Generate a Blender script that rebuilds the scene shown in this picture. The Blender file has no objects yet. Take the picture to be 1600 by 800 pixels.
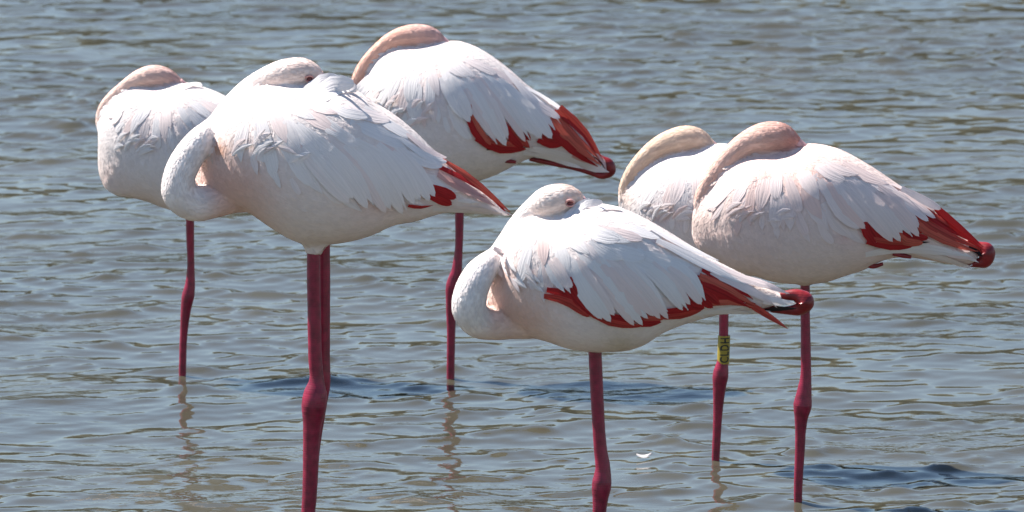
import bpy, bmesh, math, random
import numpy as np
from mathutils import Vector, Matrix
from mathutils.bvhtree import BVHTree

# ------------------------------------------------------------------ camera, sky, sun, exposure
scene = bpy.context.scene
col = scene.collection
FPX = 16000.0            # focal length in photograph pixels (1600 wide), a long telephoto
CAM_H = 3.65
PITCH = math.atan(2500.0 / FPX)
cam_data = bpy.data.cameras.new('camera')
cam_data.sensor_width = 36.0
cam_data.lens = FPX / 1600.0 * 36.0
cam_data.clip_start = 0.5
cam_data.clip_end = 20000.0
cam_data.dof.use_dof = True
cam_data.dof.focus_distance = 20.2
cam_data.dof.aperture_fstop = 13.0
cam = bpy.data.objects.new('camera', cam_data)
cam.location = (0, 0, CAM_H)
cam.rotation_euler = (math.pi / 2 - PITCH, 0, 0)
col.objects.link(cam)
scene.camera = cam

SUN_DIR = Vector((-0.50, 0.25, 0.80)).normalized()      # towards the sun
SUN_EL = math.asin(SUN_DIR.z)
SUN_AZ = math.atan2(SUN_DIR.x, SUN_DIR.y)
world = bpy.data.worlds.new('World')
scene.world = world
world.use_nodes = True
wn = world.node_tree
bg = wn.nodes['Background']
sky = wn.nodes.new('ShaderNodeTexSky')
sky.sky_type = 'NISHITA'
sky.sun_disc = False
sky.sun_elevation = SUN_EL
sky.sun_rotation = SUN_AZ
sky.air_density = 1.0
sky.dust_density = 0.0
sky.ozone_density = 1.2
wn.links.new(sky.outputs[0], bg.inputs[0])
bg.inputs[1].default_value = 0.066
sun_data = bpy.data.lights.new('sun', 'SUN')
sun_data.energy = 5.0
sun_data.angle = math.radians(0.55)
sun_data.color = (1.0, 0.955, 0.89)
sun = bpy.data.objects.new('sun', sun_data)
sun.rotation_euler = SUN_DIR.to_track_quat('Z', 'Y').to_euler()
sun.location = SUN_DIR * 30
col.objects.link(sun)
scene.view_settings.view_transform = 'Standard'
scene.view_settings.look = 'None'
scene.view_settings.exposure = 1.25
scene.view_settings.gamma = 1.0
scene.view_settings.use_curve_mapping = False
scene.render.engine = 'CYCLES'
scene.cycles.use_denoising = True
scene.cycles.max_bounces = 6

rng = random.Random(7)
nrng = np.random.default_rng(7)
RM = Matrix.Rotation(math.pi / 2 - PITCH, 3, 'X')


def ray(px, py):
    return RM @ Vector(((px - 800.0) / FPX, -(py - 400.0) / FPX, -1.0))


def on_water(px, py):
    d = ray(px, py)
    t = -CAM_H / d.z
    return Vector((d.x * t, d.y * t, 0.0))


def on_plane(px, py, Y):
    d = ray(px, py)
    t = Y / d.y
    return Vector((d.x * t, Y, CAM_H + d.z * t))


# ------------------------------------------------------------------ materials
def new_mat(name):
    m = bpy.data.materials.new(name)
    m.use_nodes = True
    nt = m.node_tree
    return m, nt, nt.nodes['Principled BSDF']


def node(nt, kind, **kw):
    n = nt.nodes.new(kind)
    for k, v in kw.items():
        setattr(n, k, v)
    return n


def mixc(nt, fac, a, b, blend='MIX'):
    n = node(nt, 'ShaderNodeMix', data_type='RGBA', blend_type=blend)
    for sock, v in ((n.inputs[0], fac), (n.inputs[6], a), (n.inputs[7], b)):
        if hasattr(v, 'is_output') or isinstance(v, bpy.types.NodeSocket):
            nt.links.new(v, sock)
        elif isinstance(v, (int, float)):
            sock.default_value = v
        else:
            sock.default_value = (*v, 1.0)
    return n.outputs[2]


def ramp(nt, src, stops):
    r = node(nt, 'ShaderNodeValToRGB')
    e = r.color_ramp.elements
    while len(e) < len(stops):
        e.new(0.5)
    for el, (p, c) in zip(e, stops):
        el.position = p
        el.color = (*c, 1.0) if len(c) == 3 else c
    nt.links.new(src, r.inputs[0])
    return r.outputs[0]


def plumage_mat(name, body=True):
    m, nt, b = new_mat(name)
    a = node(nt, 'ShaderNodeAttribute', attribute_name='pigment')
    tc = node(nt, 'ShaderNodeTexCoord')
    n1 = node(nt, 'ShaderNodeTexNoise')
    n1.inputs['Scale'].default_value = 55
    n1.inputs['Detail'].default_value = 4
    nt.links.new(tc.outputs['Object'], n1.inputs['Vector'])
    c = mixc(nt, 1.0, a.outputs['Color'], ramp(nt, n1.outputs[0], [(0.3, (0.955, 0.945, 0.945)), (0.65, (1, 1, 1))]), 'MULTIPLY')
    nt.links.new(c, b.inputs['Base Color'])
    b.inputs['Roughness'].default_value = 0.85
    b.inputs['Specular IOR Level'].default_value = 0.15
    if not body:
        tr = node(nt, 'ShaderNodeBsdfTranslucent')
        nt.links.new(c, tr.inputs[0])
        ms = node(nt, 'ShaderNodeMixShader')
        ms.inputs[0].default_value = 0.2
        nt.links.new(b.outputs[0], ms.inputs[1])
        nt.links.new(tr.outputs[0], ms.inputs[2])
        nt.links.new(ms.outputs[0], nt.nodes['Material Output'].inputs[0])
    if body:
        n2 = node(nt, 'ShaderNodeTexNoise')
        n2.inputs['Scale'].default_value = 190
        n2.inputs['Detail'].default_value = 4
        nt.links.new(tc.outputs['Object'], n2.inputs['Vector'])
        bp = node(nt, 'ShaderNodeBump')
        bp.inputs['Strength'].default_value = 0.15
        bp.inputs['Distance'].default_value = 0.004
        nt.links.new(n2.outputs[0], bp.inputs['Height'])
        nt.links.new(bp.outputs[0], b.inputs['Normal'])
    return m


def feather_mat(name, c0, c1, translucent=0.5, streak=0.12):
    """c0..c1: the range of pigment between single feathers; barbs run along the vane (UV)."""
    m, nt, b = new_mat(name)
    oi = node(nt, 'ShaderNodeObjectInfo')
    uv = node(nt, 'ShaderNodeUVMap')
    mp = node(nt, 'ShaderNodeMapping')
    mp.inputs['Scale'].default_value = (9.0, 1.3, 1.0)
    nt.links.new(uv.outputs[0], mp.inputs[0])
    ad = node(nt, 'ShaderNodeVectorMath', operation='ADD')
    nt.links.new(mp.outputs[0], ad.inputs[0])
    nt.links.new(oi.outputs['Random'], ad.inputs[1])
    nz = node(nt, 'ShaderNodeTexNoise')
    nz.inputs['Scale'].default_value = 1.0
    nz.inputs['Detail'].default_value = 5
    nt.links.new(ad.outputs[0], nz.inputs['Vector'])
    base = ramp(nt, oi.outputs['Random'], [(0.0, c0), (0.55, c0), (1.0, c1)])
    lo = 1.0 - streak
    c = mixc(nt, 1.0, base, ramp(nt, nz.outputs[0], [(0.32, (lo, lo, lo)), (0.62, (1, 1, 1))]), 'MULTIPLY')
    nt.links.new(c, b.inputs['Base Color'])
    b.inputs['Roughness'].default_value = 0.7
    b.inputs['Specular IOR Level'].default_value = 0.2
    bp = node(nt, 'ShaderNodeBump')
    bp.inputs['Strength'].default_value = 0.5
    bp.inputs['Distance'].default_value = 0.0025
    nt.links.new(nz.outputs[0], bp.inputs['Height'])
    nt.links.new(bp.outputs[0], b.inputs['Normal'])
    tr = node(nt, 'ShaderNodeBsdfTranslucent')
    nt.links.new(c, tr.inputs[0])
    ms = node(nt, 'ShaderNodeMixShader')
    ms.inputs[0].default_value = translucent
    out = nt.nodes['Material Output']
    nt.links.new(b.outputs[0], ms.inputs[1])
    nt.links.new(tr.outputs[0], ms.inputs[2])
    nt.links.new(ms.outputs[0], out.inputs[0])
    return m


def leg_mat(name, c0, c1):
    m, nt, b = new_mat(name)
    tc = node(nt, 'ShaderNodeTexCoord')
    n = node(nt, 'ShaderNodeTexNoise')
    n.inputs['Scale'].default_value = 60
    n.inputs['Detail'].default_value = 6
    nt.links.new(tc.outputs['Object'], n.inputs['Vector'])
    c = ramp(nt, n.outputs[0], [(0.3, c0), (0.7, c1)])
    w = node(nt, 'ShaderNodeTexWave', wave_type='BANDS', bands_direction='Z')
    w.inputs['Scale'].default_value = 70
    w.inputs['Distortion'].default_value = 3
    w.inputs['Detail'].default_value = 3
    nt.links.new(tc.outputs['Object'], w.inputs['Vector'])
    c = mixc(nt, 1.0, c, ramp(nt, w.outputs[0], [(0.0, (0.88, 0.87, 0.88)), (0.35, (1, 1, 1))]), 'MULTIPLY')
    n4 = node(nt, 'ShaderNodeTexNoise')          # dried mud and worn scales, in patches
    n4.inputs['Scale'].default_value = 9
    n4.inputs['Detail'].default_value = 8
    n4.inputs['Roughness'].default_value = 0.7
    nt.links.new(tc.outputs['Object'], n4.inputs['Vector'])
    c = mixc(nt, ramp(nt, n4.outputs[0], [(0.60, (0, 0, 0)), (0.78, (0.4, 0.4, 0.4))]), c, (0.26, 0.085, 0.10))
    nt.links.new(c, b.inputs['Base Color'])
    b.inputs['Roughness'].default_value = 0.38
    b.inputs['Specular IOR Level'].default_value = 0.45
    bp = node(nt, 'ShaderNodeBump')
    bp.inputs['Strength'].default_value = 0.15
    bp.inputs['Distance'].default_value = 0.0008
    nt.links.new(w.outputs[0], bp.inputs['Height'])
    nt.links.new(bp.outputs[0], b.inputs['Normal'])
    return m


def plain_mat(name, c, rough=0.5, spec=0.5):
    m, nt, b = new_mat(name)
    tc = node(nt, 'ShaderNodeTexCoord')
    n = node(nt, 'ShaderNodeTexNoise')
    n.inputs['Scale'].default_value = 130
    n.inputs['Detail'].default_value = 3
    nt.links.new(tc.outputs['Object'], n.inputs['Vector'])
    cc = mixc(nt, 1.0, c, ramp(nt, n.outputs[0], [(0.3, (0.78, 0.78, 0.78)), (0.65, (1, 1, 1))]), 'MULTIPLY')
    nt.links.new(cc, b.inputs['Base Color'])
    b.inputs['Roughness'].default_value = rough
    b.inputs['Specular IOR Level'].default_value = spec
    return m


M_BODY = plumage_mat('body plumage')
M_DOWN = plumage_mat('small contour feathers', body=False)
M_WHITE = feather_mat('white feather', (0.90, 0.85, 0.845), (0.89, 0.73, 0.70), 0.2, 0.08)
M_ROSY = feather_mat('rosy white feather', (0.89, 0.765, 0.745), (0.88, 0.66, 0.61), 0.2, 0.10)
M_PINK = feather_mat('pink feather', (0.78, 0.46, 0.42), (0.80, 0.62, 0.60))
M_RED = feather_mat('crimson feather', (0.50, 0.024, 0.026), (0.70, 0.15, 0.10), 0.2, 0.45)
M_BLACK = feather_mat('black feather', (0.012, 0.010, 0.011), (0.02, 0.012, 0.012), 0.0, 0.2)
M_LEG = leg_mat('crimson leg scales', (0.14, 0.005, 0.022), (0.31, 0.013, 0.048))
M_HEEL = leg_mat('red heel skin', (0.13, 0.005, 0.008), (0.30, 0.016, 0.020))
M_EYE = plain_mat('eye', (0.16, 0.025, 0.03), 0.2)
M_LID = plain_mat('eyelid skin', (0.62, 0.30, 0.27), 0.6)
M_BILL = plain_mat('bill horn', (0.60, 0.34, 0.34), 0.45)
M_BAND = plain_mat('yellow plastic ring', (0.36, 0.27, 0.03), 0.4)
M_INK = plain_mat('black print', (0.012, 0.012, 0.012), 0.5)


def link(name, me, mat=None, parent=None):
    o = bpy.data.objects.new(name, me)
    col.objects.link(o)
    if mat is not None and me is not None and not me.materials:
        me.materials.append(mat)
    if parent is not None:
        o.parent = parent
    return o


def shade_smooth(me):
    me.polygons.foreach_set('use_smooth', np.ones(len(me.polygons), dtype=bool))


# ------------------------------------------------------------------ water
def water_material():
    m, nt, b = new_mat('murky lagoon water')
    geo = node(nt, 'ShaderNodeNewGeometry')
    n = node(nt, 'ShaderNodeTexNoise')
    n.inputs['Scale'].default_value = 1.1
    n.inputs['Detail'].default_value = 5
    nt.links.new(geo.outputs['Position'], n.inputs['Vector'])
    c = ramp(nt, n.outputs[0], [(0.3, (0.044, 0.041, 0.029)), (0.7, (0.062, 0.058, 0.042))])
    nt.links.new(c, b.inputs['Base Color'])
    b.inputs['Roughness'].default_value = 0.03
    b.inputs['IOR'].default_value = 1.333
    mp = node(nt, 'ShaderNodeMapping')
    mp.inputs['Rotation'].default_value = (0, 0, math.radians(24))
    mp.inputs['Scale'].default_value = (0.6, 1.0, 1.0)
    nt.links.new(geo.outputs['Position'], mp.inputs[0])
    n2 = node(nt, 'ShaderNodeTexNoise')
    n2.inputs['Scale'].default_value = 34
    n2.inputs['Detail'].default_value = 3
    n2.inputs['Roughness'].default_value = 0.55
    nt.links.new(mp.outputs[0], n2.inputs['Vector'])
    # capillary ripples come in patches, gusts leave glassy gaps between them
    n3 = node(nt, 'ShaderNodeTexNoise')
    n3.inputs['Scale'].default_value = 2.2
    n3.inputs['Detail'].default_value = 3
    nt.links.new(mp.outputs[0], n3.inputs['Vector'])
    st = ramp(nt, n3.outputs[0], [(0.42, (0.03, 0.03, 0.03)), (0.70, (0.35, 0.35, 0.35))])
    bp = node(nt, 'ShaderNodeBump')
    bp.inputs['Distance'].default_value = 0.006
    nt.links.new(st, bp.inputs['Strength'])
    nt.links.new(n2.outputs[0], bp.inputs['Height'])
    nt.links.new(bp.outputs[0], b.inputs['Normal'])
    return m


LEG_SPOTS = []      # filled below before the water is built


def grow(start, stop, step, ratio):
    out = []
    p = start
    while p < stop:
        step *= ratio
        p += step
        out.append(p)
    return out


def build_water():
    xs_f = np.arange(-1.9, 1.9001, 0.012)
    tail = grow(1.9, 5000, 0.012, 1.4)
    xs = np.concatenate([-np.array(tail)[::-1], xs_f, tail])
    ys_f = np.arange(18.3, 29.8, 0.012)
    ys = np.concatenate([18.3 - (np.array(grow(0, 5000, 0.012, 1.4)))[::-1], ys_f, 29.8 - 0.012 + np.array(grow(0, 9000, 0.012, 1.4))])
    X, Y = np.meshgrid(xs, ys)
    fx = np.clip((2.2 - np.abs(X)) / 0.5, 0, 1)
    fy = np.clip(np.minimum(Y - 18.0, 30.1 - Y) / 0.8, 0, 1)
    fade = fx * fy
    H = np.zeros_like(X)
    HL = np.zeros_like(X)
    r = np.random.default_rng(11)
    # short wind waves: a fan of directions, slopes nearly even over the wavelengths
    patch = np.zeros_like(X)
    for k in range(10):
        th = r.uniform(0, math.tau)
        kk = math.tau / r.uniform(1.2, 3.5)
        patch += np.sin(kk * (X * math.cos(th) + Y * math.sin(th)) + r.uniform(0, math.tau))
    patch = np.clip(0.92 + 0.16 * patch / math.sqrt(5), 0.6, 1.3)
    for k in range(90):
        lam = 0.05 * (1.3 / 0.05) ** (r.random() ** 1.45)
        th = math.radians(-80) + r.normal(0, 0.75)
        kk = math.tau / lam
        slope = 0.0135 if lam < 0.20 else 0.0135 * (0.20 / lam) ** 0.9
        ph = kk * (X * math.cos(th) + Y * math.sin(th)) + r.uniform(0, math.tau)
        if lam < 0.32:
            H += (slope / kk) * np.sin(ph) * patch
        else:
            HL += (slope / kk) * np.sin(ph)
    # sharpen crests a little
    kS = 0.55 / H[fade > 0.5].std()
    H = (np.exp(np.clip(kS * H, -3, 1.6)) - 1.15) / kS + HL
    H *= fade
    for (lx, ly) in LEG_SPOTS:
        R = np.sqrt((X - lx) ** 2 + (Y - ly) ** 2)
        m = R < 0.9
        H += 0.0018 * np.exp(-(R / 0.016) ** 2)
        H[m] += 0.0016 * np.cos(math.tau * R[m] / 0.105) * np.exp(-R[m] / 0.20)
    ny, nx = X.shape
    co = np.stack([X, Y, H], -1).reshape(-1, 3)
    i = np.arange((ny - 1) * (nx - 1))
    a = (i // (nx - 1)) * nx + i % (nx - 1)
    quads = np.stack([a, a + 1, a + nx + 1, a + nx], -1).astype(np.int32)
    me = bpy.data.meshes.new('water')
    me.vertices.add(len(co))
    me.vertices.foreach_set('co', co.astype(np.float32).ravel())
    me.loops.add(quads.size)
    me.loops.foreach_set('vertex_index', quads.ravel())
    me.polygons.add(len(quads))
    me.polygons.foreach_set('loop_start', np.arange(0, quads.size, 4, dtype=np.int32))
    me.update(calc_edges=True)
    shade_smooth(me)
    o = link('water', me, water_material())
    o['kind'] = 'structure'
    return o


def far_bank():
    """the low reed-grown shore across the lagoon, whose reflection darkens the ripples"""
    r = np.random.default_rng(5)
    xs = np.arange(-420, 420.1, 1.5)
    prof = [(0, -0.4), (1.5, 0.15), (2.5, 3.0), (3.5, 5.8), (5.5, 8.2), (9, 8.8), (14, 8.4), (30, 0.5), (600, 0.6)]
    V, F = [], []
    for i, x in enumerate(xs):
        sway = 4 * math.sin(x * 0.012) + 2.5 * math.sin(x * 0.067 + 1)
        big = 1 + 0.22 * math.sin(x * 0.05 + 2) + 0.15 * math.sin(x * 0.17)
        for (dy, z) in prof:
            j = 0.0 if z < 0.3 or dy > 29 else r.normal(0, 0.22)
            V.append((x, 94 + sway + dy + r.normal(0, 0.2), z * (big if z > 1 else 1) + j))
    m = len(prof)
    for i in range(len(xs) - 1):
        for k in range(m - 1):
            a = i * m + k
            F.append((a, a + m, a + m + 1, a + 1))
    me = bpy.data.meshes.new('far_bank')
    me.from_pydata(V, [], F)
    mt, nt, bs = new_mat('reed bank')
    geo = node(nt, 'ShaderNodeNewGeometry')
    mp = node(nt, 'ShaderNodeMapping')
    mp.inputs['Scale'].default_value = (3.0, 1.0, 0.5)
    nt.links.new(geo.outputs['Position'], mp.inputs[0])
    nz = node(nt, 'ShaderNodeTexNoise')
    nz.inputs['Scale'].default_value = 0.8
    nz.inputs['Detail'].default_value = 6
    nt.links.new(mp.outputs[0], nz.inputs['Vector'])
    nt.links.new(ramp(nt, nz.outputs[0], [(0.3, (0.022, 0.023, 0.009)), (0.7, (0.058, 0.052, 0.022))]), bs.inputs['Base Color'])
    bs.inputs['Roughness'].default_value = 0.9
    o = link('far_bank', me, mt)
    o['kind'] = 'structure'


# ------------------------------------------------------------------ curves and lofts
def catmull(pts, sub, closed=False):
    P = [np.array(p, float) for p in pts]
    n = len(P)
    out = []
    rngi = range(n) if closed else range(n - 1)
    for i in rngi:
        if closed:
            p0, p1, p2, p3 = P[i - 1], P[i], P[(i + 1) % n], P[(i + 2) % n]
        else:
            p1, p2 = P[i], P[i + 1]
            p0 = P[i - 1] if i > 0 else 2 * p1 - p2
            p3 = P[i + 2] if i + 2 < n else 2 * p2 - p1
        # centripetal-ish tangents, limited so that uneven spacing does not overshoot
        d1 = max(np.linalg.norm(p2 - p1), 1e-6)
        d0 = max(np.linalg.norm(p1 - p0), 1e-6)
        d2 = max(np.linalg.norm(p3 - p2), 1e-6)
        m1 = d1 * ((p1 - p0) / d0 * d1 + (p2 - p1) / d1 * d0) / (d0 + d1)
        m2 = d1 * ((p2 - p1) / d1 * d2 + (p3 - p2) / d2 * d1) / (d1 + d2)
        for k in range(sub):
            t = k / sub
            out.append((2 * t**3 - 3 * t**2 + 1) * p1 + (t**3 - 2 * t**2 + t) * m1 + (-2 * t**3 + 3 * t**2) * p2 + (t**3 - t**2) * m2)
    if not closed:
        out.append(P[-1])
    return np.array(out)


def tube(bm, pts, ring=20, flat=None):
    """pts: rows of x, y, z, radius. flat: optional depth factor across the tube."""
    P = np.array(pts, float)
    n = len(P)
    T = np.gradient(P[:, :3], axis=0)
    T /= np.linalg.norm(T, axis=1)[:, None] + 1e-9
    up = np.array([0, 1.0, 0])
    rows = []
    prev = up
    for i in range(n):
        t = T[i]
        a = prev - t * prev.dot(t)
        if np.linalg.norm(a) < 1e-4:
            a = np.array([1.0, 0, 0]) - t * t[0]
        a /= np.linalg.norm(a)
        prev = a
        b = np.cross(t, a)
        rows.append([bm.verts.new(P[i, :3] + P[i, 3] * (math.cos(q) * a + math.sin(q) * b)) for q in np.linspace(0, math.tau, ring, endpoint=False)])
    for r0, r1 in zip(rows[:-1], rows[1:]):
        for k in range(ring):
            bm.faces.new((r0[k], r0[(k + 1) % ring], r1[(k + 1) % ring], r1[k]))
    for r, flip in ((rows[0], True), (rows[-1], False)):
        c = bm.verts.new(sum((v.co for v in r), Vector()) / ring)
        for k in range(ring):
            f = (r[k], r[(k + 1) % ring], c)
            bm.faces.new(f[::-1] if flip else f)


def bm_mesh(name, bm, smooth=True):
    bmesh.ops.recalc_face_normals(bm, faces=bm.faces)
    me = bpy.data.meshes.new(name)
    bm.to_mesh(me)
    bm.free()
    if smooth:
        shade_smooth(me)
    return me


# ------------------------------------------------------------------ feathers
SS = [0.0, 0.28, 0.54, 0.74, 0.88, 0.965, 1.0]
CC = [-1.0, -0.5, 0.0, 0.5, 1.0]


def vane(kind, s):
    if kind == 'round':
        a = 0.55 + 0.45 * min(1, s / 0.45)
        return a * (math.sqrt(max(0, 1 - ((s - 0.62) / 0.38) ** 2)) if s > 0.62 else 1.0)
    if kind == 'soft':       # long tapering scapular
        a = 0.5 + 0.5 * min(1, s / 0.4)
        return a * (max(0, 1 - ((s - 0.5) / 0.5) ** 1.7) if s > 0.5 else 1.0)
    a = 0.7 + 0.3 * min(1, s / 0.3)
    return a * max(0, 1 - s ** 2.6) ** 0.9


def feather_mesh(bird, spine, width, kind, lift0, lift1, camber=0.16, soft=0.85, lexp=1.2):
    """spine: (x, z) metres in the bird's frame, draped over the near flank of the body."""
    sp = catmull(spine, 8) if len(spine) > 2 else catmull([spine[0], (np.array(spine[0]) + np.array(spine[1])) / 2, spine[1]], 8)
    seg = np.concatenate([[0], np.cumsum(np.linalg.norm(np.diff(sp, axis=0), axis=1))])
    seg /= seg[-1]
    pts, nrm = [], []
    lasty = None
    for s in SS:
        x = np.interp(s, seg, sp[:, 0])
        z = np.interp(s, seg, sp[:, 1])
        h = bird.bvh.ray_cast(Vector((x, -1.0, z)), Vector((0, 1, 0)))
        if h[0] is not None and (lasty is None or h[0].y - lasty < 0.035):
            y = h[0].y
            nn = h[1].copy()
            nn.y = min(nn.y, -0.12)
            nn.normalize()
        else:
            if lasty is None:
                q = bird.bvh.find_nearest(Vector((x, -0.05, z)))
                y = q[0].y
            else:
                y = lasty
            nn = Vector((0, -1, 0.15)).normalized()
        lasty = y
        pts.append(Vector((x, y, z)))
        nrm.append(nn)
    # even out the drape
    for _ in range(2):
        ys = [p.y for p in pts]
        ns = [n.copy() for n in nrm]
        for i in range(1, len(pts) - 1):
            pts[i].y = min(ys[i], (ys[i - 1] + 2 * ys[i] + ys[i + 1]) / 4)
            nrm[i] = (ns[i - 1] + 2 * ns[i] + ns[i + 1]).normalized()
    V, UV, NB = [], [], []
    jag = [rng.uniform(0.93, 1.05) for _ in CC]
    for i, s in enumerate(SS):
        t = (pts[min(i + 1, len(pts) - 1)] - pts[max(i - 1, 0)]).normalized()
        n = (nrm[i] - t * nrm[i].dot(t)).normalized()
        a = n.cross(t)
        w = vane(kind, s) * width * 0.5
        for j, c in enumerate(CC):
            p = pts[i] + a * (c * w) + n * (lift0 + (lift1 - lift0) * s ** lexp - camber * width * 0.5 * c * c)
            clear = (lift0 + (lift1 - lift0) * s ** lexp) * (1 - 0.35 * c * c * min(1, camber * 5))
            hh = bird.bvh.ray_cast(Vector((p.x, -1.0, p.z)), Vector((0, 1, 0)))
            if hh[0] is not None and hh[0].y - clear * 0.9 < p.y and hh[1].y < -0.2:
                p = Vector((p.x, min(p.y, hh[0].y - clear), p.z))
            if i == len(SS) - 1:
                p += a * (c * width * 0.06)
                p -= t * (width * 0.10 * abs(c) * jag[j])
            V.append(p)
            NB.append(nrm[i])
            UV.append((c * 0.5 + 0.5, s))
    F = []
    m = len(CC)
    for i in range(len(SS) - 1):
        for j in range(m - 1):
            F.append((i * m + j, i * m + j + 1, (i + 1) * m + j + 1, (i + 1) * m + j))
    me = bpy.data.meshes.new('feather')
    me.from_pydata(V, [], F)
    ul = me.uv_layers.new(name='UVMap')
    li = np.empty(len(me.loops), dtype=np.int32)
    me.loops.foreach_get('vertex_index', li)
    ul.data.foreach_set('uv', np.array(UV, dtype=np.float32)[li].ravel())
    shade_smooth(me)
    if soft > 0:                                     # plumage is fluffy: vanes shade much like the body they lie on
        me.update()
        vn = np.empty(len(V) * 3, np.float32)
        me.vertices.foreach_get('normal', vn)
        vn = vn.reshape(-1, 3)
        nb = np.array([tuple(q) for q in NB], np.float32)
        sg = np.sign((vn * nb).sum(1, keepdims=True))
        sg[sg == 0] = 1
        mixn = vn * (1 - soft) + nb * sg * soft
        mixn /= np.linalg.norm(mixn, axis=1, keepdims=True)
        me.normals_split_custom_set_from_vertices(mixn)
    return me


# ------------------------------------------------------------------ flamingos
class Bird:
    pass


def seg_dist(P, A, B, ra, rb):
    """distance of points P to segments A->B over the segment's radius; returns ratio and index of the nearest segment."""
    best = np.full(len(P), 1e9)
    idx = np.zeros(len(P), int)
    tt = np.zeros(len(P))
    for i in range(len(A)):
        d = B[i] - A[i]
        L = d.dot(d) + 1e-12
        t = np.clip(((P - A[i]) @ d) / L, 0, 1)
        q = A[i] + t[:, None] * d
        r = np.linalg.norm(P - q, axis=1) / (ra[i] + (rb[i] - ra[i]) * t)
        m = r < best
        best[m] = r[m]
        idx[m] = i
        tt[m] = t[m]
    return best, idx, tt


def build_bird(S):
    b = Bird()
    x0, y0, k = S['zoom']
    root_w = on_water(*S['foot'])
    Y = root_w.y
    b.ppm = FPX / math.hypot(Y, CAM_H)               # photograph pixels per metre at the bird
    b.root = bpy.data.objects.new('flamingo', None)
    b.root.empty_display_size = 0.1
    col.objects.link(b.root)
    b.root.location = root_w
    b.root['label'] = S['label']
    b.root['category'] = 'flamingo'
    b.root['group'] = 'flamingos dozing in the shallow water'

    def PX(px, py):                                  # photograph pixel -> bird frame, on its middle plane
        w = on_plane(px, py, Y) - root_w
        return (w.x, w.z)

    def Zm(zx, zy):
        return PX(x0 + zx / k, y0 + zy / k)

    def zl(d):
        return d / k / b.ppm
    b.PX, b.Zm, b.zl = PX, Zm, zl

    # ---- trunk: slices across the traced outline
    out = catmull([Zm(*p) for p in S['outline']], 7, closed=True)
    xl, xr = out[:, 0].min() + 1e-4, out[:, 0].max() - 1e-4
    NS = 64
    q = np.linspace(0, math.pi, NS)
    xs = (xl + xr) / 2 - (xr - xl) / 2 * np.cos(q)

    def slab(x):
        zs = []
        n = len(out)
        for i in range(n):
            p, r = out[i], out[(i + 1) % n]
            if (p[0] - x) * (r[0] - x) < 0:
                zs.append(p[1] + (r[1] - p[1]) * (x - p[0]) / (r[0] - p[0]))
        return (min(zs), max(zs)) if len(zs) >= 2 else (None, None)
    sl = [slab(x) for x in xs]
    hmax = max(h[1] - h[0] for h in sl if h[0] is not None)
    wmax = S.get('half_width', 0.118) * (hmax / 0.285)
    bm = bmesh.new()
    rings = []
    RN = 40
    front = 0.34 * (xr - xl)
    b.slices = []
    for x, (zb, zt) in zip(xs, sl):
        if zb is None:
            continue
        h = zt - zb
        e = 1.0 if x - xl > front else math.sqrt(max(1e-4, 1 - (1 - (x - xl) / front) ** 2))
        w = wmax * (0.2 + 0.8 * (h / hmax) ** 0.8) * (h / hmax) ** 0.25 * (0.25 + 0.75 * e)
        w = max(w, 0.002)
        b.slices.append((x, zb, zt))
        zm = (zb + zt) / 2
        ring = []
        for j in range(RN):
            th = math.tau * j / RN
            cy, sz = math.cos(th), math.sin(th)
            ring.append(bm.verts.new((x, w * math.copysign(abs(cy) ** 0.92, cy), zm + h / 2 * math.copysign(abs(sz) ** 0.92, sz))))
        rings.append(ring)
    for r0, r1 in zip(rings[:-1], rings[1:]):
        for j in range(RN):
            bm.faces.new((r0[j], r0[(j + 1) % RN], r1[(j + 1) % RN], r1[j]))
    bm.faces.new(rings[0])
    bm.faces.new(rings[-1][::-1])
    sl_a = np.array(b.slices)
    b.top = lambda x: float(np.interp(x, sl_a[:, 0], sl_a[:, 2]))
    b.bot = lambda x: float(np.interp(x, sl_a[:, 0], sl_a[:, 1]))
    # ---- neck and head
    neck = []
    for p in S['neck']:
        x, z = Zm(p[0], p[1])
        neck.append((x, p[3] if len(p) > 3 else 0.0, z, zl(p[2])))
    neck = catmull(neck, 6)
    tube(bm, neck, 24)
    # ---- feathered thighs tapering on to the legs
    for th in S['thighs']:
        tp = []
        for (px, py, w, yy) in th:
            x, z = PX(px, py)
            tp.append((x, yy, z, w / 2 / b.ppm))
        tube(bm, catmull(tp, 4), 16)
    raw = bm_mesh('body', bm)
    tmp = bpy.data.objects.new('body_raw', raw)
    col.objects.link(tmp)
    md = tmp.modifiers.new('v', 'REMESH')
    md.mode = 'VOXEL'
    md.voxel_size = 0.0042
    ms = tmp.modifiers.new('s', 'SMOOTH')
    ms.factor = 0.5
    ms.iterations = 4
    dg = bpy.context.evaluated_depsgraph_get()
    me = bpy.data.meshes.new_from_object(tmp.evaluated_get(dg))
    bpy.data.objects.remove(tmp)
    me.name = 'body'
    shade_smooth(me)
    nv = len(me.vertices)
    co = np.empty(nv * 3, np.float32)
    me.vertices.foreach_get('co', co)
    co = co.reshape(-1, 3).astype(float)
    no = np.empty(nv * 3, np.float32)
    me.vertices.foreach_get('normal', no)
    no = no.reshape(-1, 3).astype(float)
    # ---- pigment, with warm bounce on the bellies and one crease shadow painted in
    A, B_ = neck[:-1, :3], neck[1:, :3]
    ratio, idx, tt = seg_dist(co, A, B_, neck[:-1, 3], neck[1:, 3])
    along = (idx + tt) / (len(neck) - 1)
    nk = np.clip((1.22 - ratio) / 0.16, 0, 1)
    n0, n1 = S['neck_span']
    nk_col = nk * np.clip((along - n0) / 0.06, 0, 1)
    pig = np.tile(np.array(S['colour']), (nv, 1))
    zx = np.stack([co[:, 0], co[:, 2]], -1)
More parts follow.
